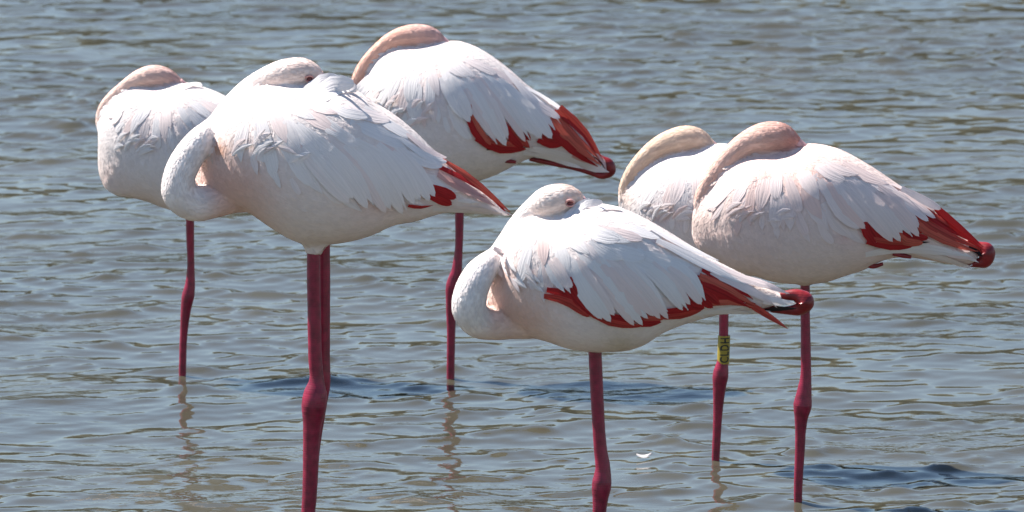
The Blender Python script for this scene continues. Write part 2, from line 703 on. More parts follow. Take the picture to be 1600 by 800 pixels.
    for (bx, by, rad, c, stg) in S['tints']:
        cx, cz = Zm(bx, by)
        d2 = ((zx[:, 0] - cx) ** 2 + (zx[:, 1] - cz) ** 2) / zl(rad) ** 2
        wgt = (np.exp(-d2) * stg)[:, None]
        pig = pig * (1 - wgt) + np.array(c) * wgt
    ncol = np.array(S['neck_colour'])
    hcol = np.array(S['head_colour'])
    hf = np.clip((along - n1) / (1.0 - n1) * 1.6, 0, 1)[:, None]
    nc = ncol * (1 - hf) + hcol * hf
    pig = pig * (1 - nk_col[:, None]) + nc * nk_col[:, None]
    pig = np.clip(pig, 0, 0.9)
    ca = me.color_attributes.new('pigment', 'FLOAT_COLOR', 'POINT')
    ca.data.foreach_set('color', np.concatenate([pig, np.ones((nv, 1))], 1).astype(np.float32).ravel())
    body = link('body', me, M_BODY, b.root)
    body.pass_index = 1
    b.bvh = BVHTree.FromPolygons([Vector(c) for c in co], [tuple(p.vertices) for p in me.polygons])
    b.fan = np.array(Zm(*S['fan']))

    # ---- small contour feathers lying along the body, thousands of them
    npoly = len(me.polygons)
    ar = np.empty(npoly, np.float32)
    me.polygons.foreach_get('area', ar)
    ctr = np.empty(npoly * 3, np.float32)
    me.polygons.foreach_get('center', ctr)
    pn = np.empty(npoly * 3, np.float32)
    me.polygons.foreach_get('normal', pn)
    pv = np.array([p.vertices[0] for p in me.polygons])
    ctr = ctr.reshape(-1, 3)
    N = S.get('down', 24000)
    pick = nrng.choice(npoly, N, p=ar / ar.sum())
    P = ctr[pick].astype(float)
    vi = pv[pick]
    Nn = no[vi]
    tang = np.gradient(neck[:, :3], axis=0)
    tang /= np.linalg.norm(tang, axis=1)[:, None]
    fd = np.stack([P[:, 0] - b.fan[0], np.zeros(N), P[:, 2] - b.fan[1]], -1)
    fd /= np.linalg.norm(fd, axis=1)[:, None] + 1e-6
    below = np.clip((b.fan[1] - 0.16 - P[:, 2]) / 0.08, 0, 1)
    fd = fd + np.stack([0.35 + 1.2 * below, np.zeros(N), 0.25 * below], -1)
    wn_ = nk[vi][:, None]
    D = fd * (1 - wn_) - tang[np.minimum(idx[vi], len(tang) - 1)] * wn_
    D += nrng.normal(0, 0.22, D.shape)
    D -= Nn * (D * Nn).sum(1)[:, None]
    D /= np.linalg.norm(D, axis=1)[:, None] + 1e-9
    Sd = np.cross(Nn, D)
    Ln = nrng.uniform(0.011, 0.024, N) * (1 - 0.55 * nk[vi])
    Wd = Ln * nrng.uniform(0.30, 0.50, N)
    up = nrng.uniform(0.0, 0.0006, N) * (1 - 0.4 * nk[vi])
    rows = []
    for (s, c, u) in ((0, -.55, 0), (0, .55, 0), (.6, .95, .5), (.6, -.95, .5), (1.0, 0.0, 1.0)):
        rows.append(P + D * (Ln * s)[:, None] + Sd * (Wd * 0.5 * c)[:, None] + Nn * (0.0004 + up * u)[:, None])
    for r_i, (lo_, hi_) in ((2, (0.0004, 0.0008)), (3, (0.0004, 0.0008)), (4, (0.0004, 0.0011))):
        R_ = rows[r_i]
        cl = nrng.uniform(lo_, hi_, N)
        for i in range(N):                           # bend every small feather round the body
            hit = b.bvh.find_nearest(Vector(R_[i]))
            if hit[0] is not None:
                R_[i] = np.array(hit[0] + hit[1] * float(cl[i]))
    Vd = np.stack(rows, 1).reshape(-1, 3)
    base = np.arange(N) * 5
    quads = np.stack([base + 3, base + 2, base + 1, base], -1)
    tris = np.stack([base + 4, base + 2, base + 3], -1)
    dm = bpy.data.meshes.new('down')
    dm.vertices.add(len(Vd))
    dm.vertices.foreach_set('co', Vd.astype(np.float32).ravel())
    loops = np.concatenate([quads.ravel(), tris.ravel()]).astype(np.int32)
    dm.loops.add(len(loops))
    dm.loops.foreach_set('vertex_index', loops)
    dm.polygons.add(2 * N)
    dm.polygons.foreach_set('loop_start', np.concatenate([np.arange(N) * 4, 4 * N + np.arange(N) * 3]).astype(np.int32))
    dm.update(calc_edges=True)
    shade_smooth(dm)
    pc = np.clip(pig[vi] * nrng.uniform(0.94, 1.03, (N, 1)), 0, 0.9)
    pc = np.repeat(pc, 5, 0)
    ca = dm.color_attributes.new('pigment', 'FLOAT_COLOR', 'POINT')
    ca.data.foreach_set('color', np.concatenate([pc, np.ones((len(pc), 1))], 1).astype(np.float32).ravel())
    nn = Nn + nrng.normal(0, 0.05, Nn.shape)
    nn /= np.linalg.norm(nn, axis=1)[:, None]
    dm.normals_split_custom_set_from_vertices(np.repeat(nn, 5, 0).astype(np.float32))
    down = link('down', dm, M_DOWN, b.root)
    down['kind'] = 'stuff'

    # ---- folded wing: a shell over the flank that carries the feathers
    wl = catmull([Zm(*p) for p in S['wing_edge']], 6)
    wx0, wx1 = wl[0, 0], wl[-1, 0]

    def wing_low(x):
        return float(np.interp(x, wl[:, 0], wl[:, 1]))
    gv, gf = [], []
    NU, NV = 34, 14
    for i in range(NU):
        x = wx0 + (wx1 - wx0) * i / (NU - 1)
        zt, zl_ = b.top(x) - 0.012, wing_low(x)
        zt = max(zt, zl_ + 0.004)
        for j in range(NV):
            z = zl_ + (zt - zl_) * j / (NV - 1)
            h = b.bvh.ray_cast(Vector((x, -1, z)), Vector((0, 1, 0)))
            edge = min(i, NU - 1 - i, j, NV - 1 - j)
            off = -0.0012 if edge == 0 else 0.0003
            p = (h[0] + h[1] * off) if h[0] is not None else Vector((x, 0, z))
            gv.append(p)
    for i in range(NU - 1):
        for j in range(NV - 1):
            gf.append((i * NV + j, (i + 1) * NV + j, (i + 1) * NV + j + 1, i * NV + j + 1))
    wm = bpy.data.meshes.new('wing')
    wm.from_pydata(gv, [], gf)
    shade_smooth(wm)
    ca = wm.color_attributes.new('pigment', 'FLOAT_COLOR', 'POINT')
    ca.data.foreach_set('color', np.tile(np.array([*S['colour'], 1.0], np.float32), len(gv)))
    wing = link('wing', wm, M_BODY, b.root)

    def F(name, spine_z, width_z, mat, kind='round', l0=0.003, l1=0.008, camber=0.16, soft=0.8, lexp=1.2):
        me = feather_mesh(b, [Zm(*p) for p in spine_z], zl(width_z), kind, l0, l1, camber, soft, lexp)
        return link(name, me, mat, wing)

    def neck_gap(x, z):
        dd = np.hypot(neck[:, 0] - x, neck[:, 2] - z) / neck[:, 3]
        return dd[int(len(neck) * n0 * 1.6):].min()

    # scattered coverts and scapulars, flow fanning from the shoulder to the tail
    taken = []
    tries = 0
    pale = M_ROSY if S.get('rosy') else M_WHITE
    xs_end = wx1
    while len(taken) < S.get('coverts', 95) and tries < 6000:
        tries += 1
        x = rng.uniform(wx0 + 0.03, xs_end - 0.03)
        zt, zb_ = b.top(x) - 0.012, wing_low(x) + 0.012
        if zt <= zb_:
            continue
        z = rng.uniform(zb_, zt)
        d = np.array([x, z]) - b.fan
        dist = np.linalg.norm(d)
        gap = 0.015 + 0.026 * min(1, dist / 0.3)
        if any((x - a) ** 2 + (z - c) ** 2 < gap * gap for a, c in taken):
            continue
        d /= dist + 1e-6
        d = d + np.array([0.30, 0.0]) + np.array([rng.gauss(0, 0.10), rng.gauss(0, 0.10)])
        d /= np.linalg.norm(d)
        L = (0.055 + 0.075 * min(1, dist / 0.28)) * rng.uniform(0.85, 1.2)
        tip = np.array([x, z]) + d * L
        hi = b.top(tip[0]) - 0.010
        if tip[1] > hi:                              # lie along the back instead of sticking out of it
            tip[1] = hi
            d = tip - np.array([x, z])
            L = np.linalg.norm(d)
            d /= L
        if min(neck_gap(x, z), neck_gap(*tip)) < 1.25:
            continue
        low = wing_low(min(max(tip[0], wx0), wx1))
        if tip[1] < low - 0.004:
            L *= max(0.35, (z - low) / max(1e-3, z - tip[1]))
            tip = np.array([x, z]) + d * L
        if L < 0.02:
            continue
        taken.append((x, z))
        side = np.array([d[1], -d[0]]) * (0.06 * L)
        mid = np.array([x, z]) + d * L * 0.5 + side * rng.uniform(-0.3, 1.2)
        wd = min(0.034, max(0.012, L * rng.uniform(0.26, 0.40)))
        kind = 'soft' if rng.random() < 0.6 else 'round'
        me = feather_mesh(b, [(x, z), tuple(mid), tuple(tip)], wd, kind, 0.0012, rng.uniform(0.0026, 0.0042), 0.10)
        nm = 'scapular_feather' if L > 0.075 else 'covert_feather'
        mt = pale
        if rng.random() < S.get('pink_share', 0.05):
            mt = M_ROSY
        o = link(nm, me, mt, wing)
        if b.top(x) - z < 0.05 and x > b.fan[0] + 0.02:   # the far wing's feathers along the back ridge
            c = o.copy()
            col.objects.link(c)
            c.scale = (1, -1, 1)
    # ruffled feathers over the bend of the wing
    for (rx, ry, n, ang) in S.get('ruffles', []):
        for i in range(n):
            cx = rx + rng.uniform(-1, 1) * 75
            cy = ry + rng.uniform(-1, 1) * 32
            a = math.radians(ang + rng.gauss(0, 14))
            L = rng.uniform(55, 105)
            p0 = (cx - math.cos(a) * L * .5, cy + math.sin(a) * L * .5)
            p2 = (cx + math.cos(a) * L * .5, cy - math.sin(a) * L * .42)
            p1 = (cx - 4, cy - 7)
            F('ruffled_feather', [p0, p1, p2], rng.uniform(16, 28), pale, 'soft', 0.003, rng.uniform(0.009, 0.015), 0.5)
    for f in S.get('red', []):
        kd, mt = (f[2] if len(f) > 2 else 'round'), (f[3] if len(f) > 3 else M_RED)
        w = f[1]
        n = 1 if w < 38 or mt is not M_RED else (2 if w < 58 else 3)
        P0 = np.array(f[0], float)
        dv = P0[-1] - P0[0]
        dv /= np.linalg.norm(dv)
        sd = np.array([-dv[1], dv[0]])
        for i in range(n):                           # broad patches are several vanes side by side
            o = (i - (n - 1) / 2) * w / n
            Q = P0 + sd * o * np.linspace(1.0, 0.55 if kd == 'point' else 0.9, len(P0))[:, None]
            Q[-1] -= dv * abs(o) * rng.uniform(0.2, 0.9)
            F('flight_feather', [tuple(q) for q in Q], w / n * (1.35 if n > 1 else 1), mt, kd, 0.0062 + 0.0008 * i, 0.0072 + 0.001 * i, 0.10, 0.2)
    for f in S.get('lobes', []):
        P0 = np.array(f[0], float)
        dv = P0[-1] - P0[0]
        dv /= np.linalg.norm(dv)
        sd = np.array([-dv[1], dv[0]])
        n = 2 if f[1] < 70 else 3
        for i in sorted(range(n), key=lambda q: -abs(q - (n - 1) / 2)):    # each rounded tip is a few vanes
            o = (i - (n - 1) / 2) * f[1] / n
            Q = P0 + sd * o * np.linspace(0.9, 0.75, len(P0))[:, None] + np.array([[rng.gauss(0, 2), rng.gauss(0, 2)] for _ in P0])
            Q[-1] -= dv * (abs(o) * rng.uniform(0.4, 0.9) + rng.uniform(0, 3))
            mid_ = 1 - abs(i - (n - 1) / 2)
            F('covert_feather', [tuple(q) for q in Q], f[1] / n * 1.6, f[2] if len(f) > 2 else pale, 'soft' if rng.random() < 0.15 else 'round', 0.0012 + 0.0006 * mid_, 0.0105 + 0.001 * mid_, 0.10, 0.8, 0.55)
    for f in S.get('over', []):
        F('tertial_feather', f[0], f[1], f[2], f[3] if len(f) > 3 else 'soft', 0.007, 0.012, 0.2)
    for f in S.get('tail', []):
        F('tail_feather', f[0], f[1], M_WHITE, 'soft', 0.002, 0.006, 0.2)

    # ---- legs
    def rod(name, pts, mat, yy=0.0, ring=14, parent=b.root, zoomed=False):
        bm = bmesh.new()
        tp = []
        for p in pts:
            if p[1] == 'bed':                        # down to the mud under the water
                x, z = PX(p[0], S['foot'][1])
                z = -0.16
            else:
                x, z = Zm(p[0], p[1]) if zoomed else PX(p[0], p[1])
            y = yy + (p[3] if len(p) > 3 else 0.0)
            tp.append((x, y, z, (zl(p[2]) if zoomed else p[2] / b.ppm) / 2))
        tp = catmull(tp, 9)
        tp[:, 3] *= 1 + nrng.normal(0, 0.007, len(tp))
        tube(bm, tp, ring)
        for v in bm.verts:
            v.co += Vector(nrng.normal(0, 0.00010, 3))
        me = bm_mesh(name, bm)
        return link(name, me, mat, parent)
    b.rod = rod
    for L in S['legs']:
        rod('leg', L['pts'], M_LEG, L.get('y', 0.0))
    for L in S.get('tucked', []):
        rod(L.get('name', 'tucked_leg'), L['pts'], L.get('mat', M_HEEL), L.get('y', 0.0), zoomed=True)

    # ---- eye and bill
    if 'eye' in S:
        ex, ez = Zm(*S['eye'])
        h = b.bvh.ray_cast(Vector((ex, -1, ez)), Vector((0, 1, 0)))
        p, n = h[0], h[1]
        bm = bmesh.new()
        bmesh.ops.create_uvsphere(bm, u_segments=14, v_segments=10, radius=0.0062)
        for v in bm.verts:
            v.co = Vector((v.co.x, v.co.y * 0.7, v.co.z * 0.85))
        bmesh.ops.translate(bm, verts=bm.verts, vec=p + n * 0.001)
        eye = link('eye', bm_mesh('eye', bm), M_EYE, b.root)
        bm = bmesh.new()
        for sgn, rr in ((1, 0.0024), (-1, 0.0017)):   # upper and lower lid, two arcs round the eyeball
            arc = []
            for i in range(9):
                q = math.pi * i / 8
                arc.append((p.x - math.cos(q) * 0.0078, p.y - 0.0035 - 0.0015 * math.sin(q), p.z + sgn * math.sin(q) * 0.0052 + (0.0012 if sgn > 0 else 0), rr * (0.45 + 0.55 * math.sin(q))))
            tube(bm, arc, 8)
        link('eyelid', bm_mesh('eyelid', bm), M_LID, eye)
    bl = []
    for p in S['bill']:
        x, z = Zm(p[0], p[1])
        bl.append((x, p[3], z, zl(p[2])))
    bm = bmesh.new()
    tube(bm, catmull(bl, 5), 14)
    link('bill', bm_mesh('bill', bm), M_BILL, b.root)
    # feathers ruffled up over the sunken bill
    for (pts, w, l1) in S.get('tufts', []):
        me = feather_mesh(b, [Zm(*p) for p in pts], zl(w), 'round', 0.002, l1, 0.35)
        link('scapular_feather', me, M_WHITE, wing)
    LEG_SPOTS.append((root_w.x, root_w.y))
    return b


WHITE = (0.90, 0.805, 0.775)
PEACH = (0.80, 0.56, 0.47)
ZA, ZB, ZC = (120, 70, 2.857), (230, 70, 2.285), (530, 20, 2.858)
ZD, ZE, ZF = (680, 270, 2.623), (940, 170, 2.76), (1060, 170, 2.758)

SPEC = {}
SPEC['A'] = dict(
    zoom=ZA, foot=(285, 588), fan=(420, 150),
    label='pale flamingo on one leg, mostly hidden behind the larger flamingo that stands on two legs',
    colour=(0.88, 0.81, 0.79),
    outline=[(98, 400), (100, 330), (115, 300), (150, 255), (200, 215), (260, 192), (350, 188), (470, 169), (560, 190), (650, 225), (760, 300), (900, 420), (1050, 510), (1200, 590), (1240, 640), (1100, 680), (950, 700), (820, 715), (700, 735), (560, 745), (470, 745), (390, 725), (300, 692), (240, 680), (170, 668), (125, 635), (100, 570), (96, 480)],
    neck=[(190, 480, 60), (135, 400, 36), (108, 330, 25), (122, 278, 24), (165, 228, 26), (222, 182, 29), (280, 150, 39), (340, 138, 48), (400, 146, 42), (442, 162, 27), (468, 176, 15)],
    neck_span=(0.15, 0.62), neck_colour=(0.85, 0.63, 0.55), head_colour=(0.62, 0.40, 0.36),
    tints=[(130, 560, 110, PEACH, 0.35), (400, 260, 120, (0.82, 0.62, 0.58), 0.35), (300, 690, 120, PEACH, 0.25)],
    wing_edge=[(140, 330), (200, 390), (300, 420), (420, 440), (600, 480), (800, 520), (1000, 570)],
    ruffles=[(250, 405, 8, 35), (390, 420, 4, 25)],
    thighs=[[(300, 280, 60, 0), (298, 322, 26, 0), (297, 334, 15, 0)]],
    legs=[dict(pts=[(297, 322, 13), (297, 360, 13), (298, 425, 12.5), (297, 445, 16), (294, 462, 20), (291, 480, 17), (288, 510, 13), (285, 588, 11.5), (285, 'bed', 11)])],
    bill=[(455, 166, 20, 0), (500, 200, 16, 0), (560, 250, 10, 0)],
    tufts=[([(440, 200), (500, 178), (560, 190)], 34, 0.012)],
)
SPEC['B'] = dict(
    zoom=ZB, foot=(483, 814), fan=(420, 90), coverts=120,
    label='largest flamingo, standing on both legs, white neck looped low in front and eye showing',
    colour=WHITE, half_width=0.118,
    outline=[(205, 350), (250, 262), (300, 205), (370, 160), (480, 142), (600, 136), (690, 140), (740, 160), (790, 195), (880, 250), (960, 315), (1030, 385), (1075, 428), (1160, 495), (1245, 565), (1262, 590), (1230, 596), (1150, 592), (1030, 605), (960, 628), (880, 642), (800, 678), (720, 700), (640, 710), (560, 708), (500, 685), (420, 635), (360, 595), (270, 565), (185, 515), (168, 440)],
    neck=[(470, 480, 100), (370, 515, 82), (300, 530, 72), (235, 550, 63, -0.02), (165, 552, 64, -0.045), (116, 510, 61, -0.06), (120, 448, 57, -0.06), (152, 384, 55, -0.05), (192, 334, 50, -0.035), (222, 308, 42, -0.01), (252, 286, 38, 0.03), (295, 235, 38, 0.05), (360, 175, 42, 0.045), (430, 128, 44, 0.025), (500, 100, 50, 0.0), (555, 97, 50, 0.0), (598, 108, 36, 0.0), (618, 120, 24, 0.0)],
    neck_span=(0.18, 0.72), neck_colour=(0.89, 0.815, 0.79), head_colour=(0.82, 0.66, 0.60),
    tints=[(300, 470, 130, (0.82, 0.50, 0.40), 0.9), (262, 335, 30, (0.62, 0.25, 0.10), 0.7), (350, 560, 130, PEACH, 0.6), (330, 210, 70, (0.82, 0.66, 0.62), 0.4), (800, 520, 90, (0.8, 0.55, 0.5), 0.4), (560, 620, 200, (0.82, 0.72, 0.64), 0.4)],  # shade in the neck crease and warm bounce under the belly are painted in
    wing_edge=[(290, 330), (350, 405), (450, 445), (560, 480), (680, 515), (780, 552), (900, 562), (970, 545), (1050, 505)],
    ruffles=[(400, 335, 9, 40), (540, 370, 3, 30)],
    thighs=[[(500, 330, 90, -0.02), (493, 365, 50, -0.02), (491, 384, 32, -0.02), (490, 394, 25, -0.02)], [(515, 330, 80, 0.03), (509, 375, 24, 0.03), (508, 382, 18, 0.03)]],
    legs=[dict(y=-0.02, pts=[(490, 372, 20), (490, 400, 21), (491, 480, 21), (493, 560, 22), (495, 592, 24), (493, 612, 37), (491, 632, 40), (489, 654, 32), (487, 684, 27), (486, 720, 25.5), (484, 770, 23.5), (481, 814, 22), (481, 'bed', 21)]),
          dict(y=0.035, pts=[(505, 372, 20), (505, 400, 21), (505, 500, 21), (505, 570, 21), (504, 602, 24), (500, 640, 20), (492, 700, 17), (486, 770, 16), (484, 814, 15), (484, 'bed', 15)])],
    red=[([(1000, 500), (1050, 522), (1098, 545)], 54), ([(930, 548), (970, 556), (1015, 552)], 16, 'point'),
         ([(1035, 445), (1130, 505), (1235, 570)], 48, 'point', M_PINK), ([(1045, 420), (1160, 490), (1300, 602)], 44, 'point'), ([(1060, 470), (1130, 505), (1200, 545)], 26, 'point'),
         ([(905, 400), (925, 445), (940, 490)], 10, 'point', M_PINK)],
    lobes=[([(560, 330), (650, 430), (735, 530)], 60), ([(640, 330), (730, 440), (800, 550)], 60), ([(700, 330), (790, 440), (862, 566)], 60), ([(760, 330), (840, 440), (918, 570)], 56), ([(820, 340), (900, 430), (968, 545)], 56), ([(880, 350), (950, 430), (1016, 538)], 52), ([(920, 350), (985, 400), (1058, 428)], 46), ([(900, 300), (980, 370), (1060, 420)], 40)],
    tail=[([(1080, 570), (1180, 580), (1306, 606)], 30), ([(1110, 545), (1150, 548), (1182, 553)], 16), ([(1020, 575), (1120, 585), (1250, 597)], 34), ([(1180, 560), (1240, 580), (1298, 600)], 18)],
    eye=(580, 116), bill=[(600, 112, 30, 0), (635, 135, 22, 0), (690, 180, 16, 0)],
    tufts=[([(560, 165), (620, 125), (690, 112)], 50, 0.016), ([(580, 175), (660, 130), (744, 128)], 60, 0.018), ([(590, 190), (680, 150), (752, 152)], 56, 0.014), ([(540, 175), (590, 140), (640, 122)], 36, 0.015)],
)
SPEC['C'] = dict(
    zoom=ZC, foot=(704, 592), fan=(420, 90), coverts=80,
    label='flamingo with salmon-pink neck over its back, standing behind the largest flamingo, tucked heel under tail',
    colour=(0.88, 0.79, 0.765),
    outline=[(95, 420), (92, 360), (106, 310), (140, 250), (190, 192), (260, 157), (350, 147), (470, 130), (530, 129), (600, 150), (680, 195), (760, 255), (840, 325), (900, 375), (960, 414), (1010, 445), (1055, 492), (1100, 550), (1130, 605), (1140, 650), (1120, 682), (1050, 668), (960, 650), (880, 640), (830, 655), (760, 690), (700, 720), (630, 745), (540, 760), (430, 765), (320, 750), (220, 700), (140, 600), (105, 500)],
    neck=[(150, 520, 60), (95, 430, 36), (72, 350, 27), (86, 284, 27), (122, 222, 28), (170, 170, 30), (230, 124, 35), (290, 104, 44), (350, 98, 48), (405, 102, 41), (448, 117, 25), (466, 128, 15)],
    neck_span=(0.15, 0.62), neck_colour=(0.84, 0.52, 0.42), head_colour=(0.58, 0.38, 0.36),
    tints=[(440, 240, 90, (0.82, 0.6, 0.55), 0.3), (480, 190, 60, (0.82, 0.58, 0.53), 0.3), (600, 700, 160, (0.80, 0.72, 0.60), 0.35)],  # cream belly tint paints in warm bounce light from the water
    wing_edge=[(120, 390), (200, 435), (300, 462), (420, 450), (540, 480), (640, 540), (800, 562), (960, 548)],
    ruffles=[(215, 390, 7, 38), (330, 400, 5, 45), (390, 430, 2, 40)],
    thighs=[[(725, 225, 90, 0), (719, 262, 40, 0), (718, 285, 16, 0)]],
    legs=[dict(pts=[(719, 268, 14), (718, 332, 14), (716, 400, 13.5), (713, 425, 17), (707, 445, 20), (705, 470, 17), (705, 510, 14), (704, 592, 12.5), (704, 'bed', 12)])],
    tucked=[dict(pts=[(1120, 612, 26), (1170, 650, 34), (1203, 676, 54), (1210, 700, 50), (1180, 722, 34), (1120, 708, 26), (1050, 688, 24), (950, 668, 24), (850, 648, 20)], y=-0.012),
            dict(pts=[(700, 634, 16), (745, 642, 20), (790, 648, 14)], y=-0.062)],
    red=[([(572, 380), (600, 470), (668, 565)], 44), ([(610, 510), (700, 562), (838, 572)], 52), ([(750, 440), (790, 520), (842, 574)], 80), ([(885, 535), (945, 556), (1005, 556)], 50), ([(940, 455), (1030, 560), (1170, 672)], 90, 'point'), ([(970, 420), (1080, 520), (1178, 665)], 62, 'point'),
         ([(655, 574), (740, 577), (860, 572)], 9, 'point', M_BLACK), ([(1040, 618), (1090, 640), (1150, 668)], 26, 'point', M_PINK), ([(1140, 622), (1170, 640), (1192, 690)], 20, 'point', M_PINK)],
    lobes=[([(480, 270), (530, 360), (580, 450)], 80), ([(560, 250), (640, 380), (735, 562)], 108), ([(640, 260), (740, 380), (845, 540)], 80), ([(700, 260), (810, 380), (950, 540)], 115), ([(830, 340), (910, 405), (997, 460)], 62)],
    tail=[([(850, 590), (1000, 625), (1150, 690)], 55), ([(820, 610), (960, 640), (1090, 690)], 40), ([(980, 640), (1090, 668), (1205, 705)], 56)],
    bill=[(452, 118, 20, 0), (490, 145, 16, 0), (550, 200, 10, 0)],
)
SPEC['D'] = dict(
    zoom=ZD, foot=(935, 932), fan=(470, 130), coverts=110,
    label='white flamingo on one leg, neck looped low, broad red wing band and jutting red heel',
    colour=WHITE,
    outline=[(272, 345), (288, 280), (325, 220), (370, 192), (450, 180), (560, 152), (640, 126), (690, 131), (770, 150), (860, 190), (950, 240), (1030, 290), (1130, 350), (1230, 402), (1300, 436), (1380, 474), (1425, 500), (1400, 535), (1340, 555), (1280, 570), (1170, 578), (1080, 600), (1000, 625), (920, 660), (860, 700), (800, 722), (690, 730), (620, 728), (540, 716), (470, 692), (400, 672), (330, 640), (255, 590), (208, 520), (228, 430)],
    neck=[(480, 540, 110), (420, 572, 104), (320, 598, 84), (240, 610, 68, -0.02), (172, 590, 68, -0.045), (139, 530, 71, -0.06), (150, 460, 68, -0.06), (182, 400, 62, -0.045), (218, 368, 52, -0.02), (252, 345, 42, 0.01), (288, 300, 38, 0.04), (340, 230, 42, 0.045), (410, 158, 50, 0.03), (485, 114, 66, 0.0), (540, 108, 60, 0.0), (582, 118, 42, 0.0), (604, 128, 28, 0.0)],
    neck_span=(0.22, 0.74), neck_colour=(0.89, 0.825, 0.80), head_colour=(0.80, 0.62, 0.54),
    tints=[(330, 540, 150, (0.82, 0.52, 0.40), 0.85), (290, 380, 40, (0.78, 0.5, 0.4), 0.6), (300, 285, 50, (0.8, 0.6, 0.56), 0.5), (730, 680, 70, (0.62, 0.52, 0.36), 0.5), (1250, 560, 120, (0.8, 0.7, 0.6), 0.3)],  # tints on belly and undertail paint in warm bounce light
    wing_edge=[(300, 405), (380, 445), (460, 460), (560, 500), (700, 555), (850, 572), (1000, 545), (1110, 512)],
    ruffles=[(400, 420, 6, -35), (340, 350, 4, -60)],
    thighs=[[(938, 500, 80, 0), (932, 535, 46, 0), (930, 549, 24, 0)]],
    legs=[dict(pts=[(929, 535, 21), (930, 556, 21), (934, 640, 20.5), (938, 700, 21), (942, 735, 25), (940, 758, 31), (938, 780, 25), (936, 810, 20.5), (935, 932, 19), (935, 'bed', 19)])],
    tucked=[dict(pts=[(1395, 505, 30), (1440, 500, 40), (1485, 502, 56), (1512, 528, 84), (1496, 552, 62), (1440, 562, 34), (1380, 556, 30), (1320, 548, 24)], y=-0.005)],
    red=[([(455, 458), (540, 472), (640, 535)], 56, 'round'), ([(540, 400), (570, 455), (650, 535)], 52), ([(590, 490), (720, 560), (845, 580)], 48), ([(800, 500), (850, 560), (930, 562)], 66), ([(890, 545), (1000, 545), (1095, 522)], 46), ([(1020, 480), (1060, 510), (1110, 520)], 56), ([(1040, 430), (1100, 470), (1160, 515)], 90), ([(1075, 405), (1170, 450), (1310, 528)], 84, 'point'), ([(1090, 505), (1190, 500), (1310, 525)], 44, 'point'), ([(1270, 512), (1350, 566), (1442, 630)], 30, 'point'),
         ([(1345, 546), (1410, 550), (1480, 550)], 22, 'point', M_BLACK), ([(1340, 512), (1410, 520), (1478, 528)], 34, 'point', M_WHITE)],
    lobes=[([(470, 330), (520, 400), (560, 450)], 70), ([(560, 330), (620, 430), (715, 562)], 96), ([(640, 330), (730, 440), (834, 576)], 84), ([(700, 340), (790, 450), (880, 550)], 70), ([(750, 330), (850, 440), (938, 560)], 78), ([(860, 340), (950, 430), (1028, 530)], 74), ([(950, 345), (1040, 430), (1097, 510)], 66)],
    over=[([(980, 300), (1150, 385), (1290, 450), (1440, 492)], 50, M_ROSY), ([(900, 260), (1060, 345), (1260, 455)], 56, M_WHITE), ([(1120, 400), (1230, 445), (1390, 528)], 40, M_ROSY), ([(860, 210), (990, 285), (1150, 370)], 46, M_WHITE), ([(1180, 400), (1300, 445), (1450, 490)], 36, M_WHITE)],
    tail=[([(1080, 560), (1180, 555), (1300, 560)], 40), ([(1150, 545), (1220, 535), (1290, 520)], 16), ([(1200, 560), (1300, 560), (1390, 560)], 28)],
    eye=(552, 116), bill=[(590, 122, 34, 0), (630, 150, 24, 0), (690, 200, 16, 0)],
    tufts=[([(540, 170), (590, 130), (640, 108)], 36, 0.014), ([(560, 165), (620, 125), (688, 112)], 34, 0.016), ([(520, 180), (570, 145), (620, 120)], 30, 0.012), ([(600, 160), (680, 135), (760, 150)], 44, 0.008)],
)
SPEC['E'] = dict(
    zoom=ZE, foot=(1118, 722), fan=(430, 110), coverts=70,
    label='flamingo with tan neck over its back and a yellow ring lettered CLDH on its leg',
    colour=(0.86, 0.80, 0.79),
    outline=[(88, 390), (96, 348), (130, 316), (168, 275), (230, 227), (300, 194), (400, 178), (490, 152), (545, 155), (650, 190), (800, 260), (950, 350), (1080, 430), (1180, 500), (1240, 560), (1150, 600), (1000, 630), (850, 670), (750, 700), (600, 722), (450, 722), (300, 700), (180, 620), (110, 520), (86, 440)],
    neck=[(170, 500, 60), (108, 405, 36), (102, 336, 27), (132, 276, 32), (182, 216, 37), (245, 165, 44), (310, 138, 52), (370, 124, 52), (422, 130, 43), (462, 146, 24), (484, 156, 14)],
    neck_span=(0.15, 0.62), neck_colour=(0.78, 0.59, 0.46), head_colour=(0.72, 0.54, 0.43),
    tints=[(100, 350, 50, (0.74, 0.52, 0.4), 0.6), (250, 410, 40, (0.78, 0.5, 0.5), 0.5), (320, 320, 110, (0.74, 0.68, 0.68), 0.5)],
    wing_edge=[(150, 410), (230, 445), (330, 455), (450, 440), (600, 480), (800, 520), (1000, 560)],
    ruffles=[(250, 400, 7, 20), (340, 440, 6, 30)],
    thighs=[[(1135, 380, 80, 0), (1132, 415, 40, 0), (1131, 440, 18, 0)]],
    legs=[dict(pts=[(1131, 420, 15), (1131, 495, 15), (1130, 545, 15.5), (1129, 565, 18), (1126, 585, 25), (1124, 605, 21), (1122, 640, 15.5), (1119, 700, 13), (1118, 722, 12.5), (1118, 'bed', 12)])],
    bill=[(468, 148, 18, 0), (500, 170, 14, 0), (560, 220, 10, 0)],
)
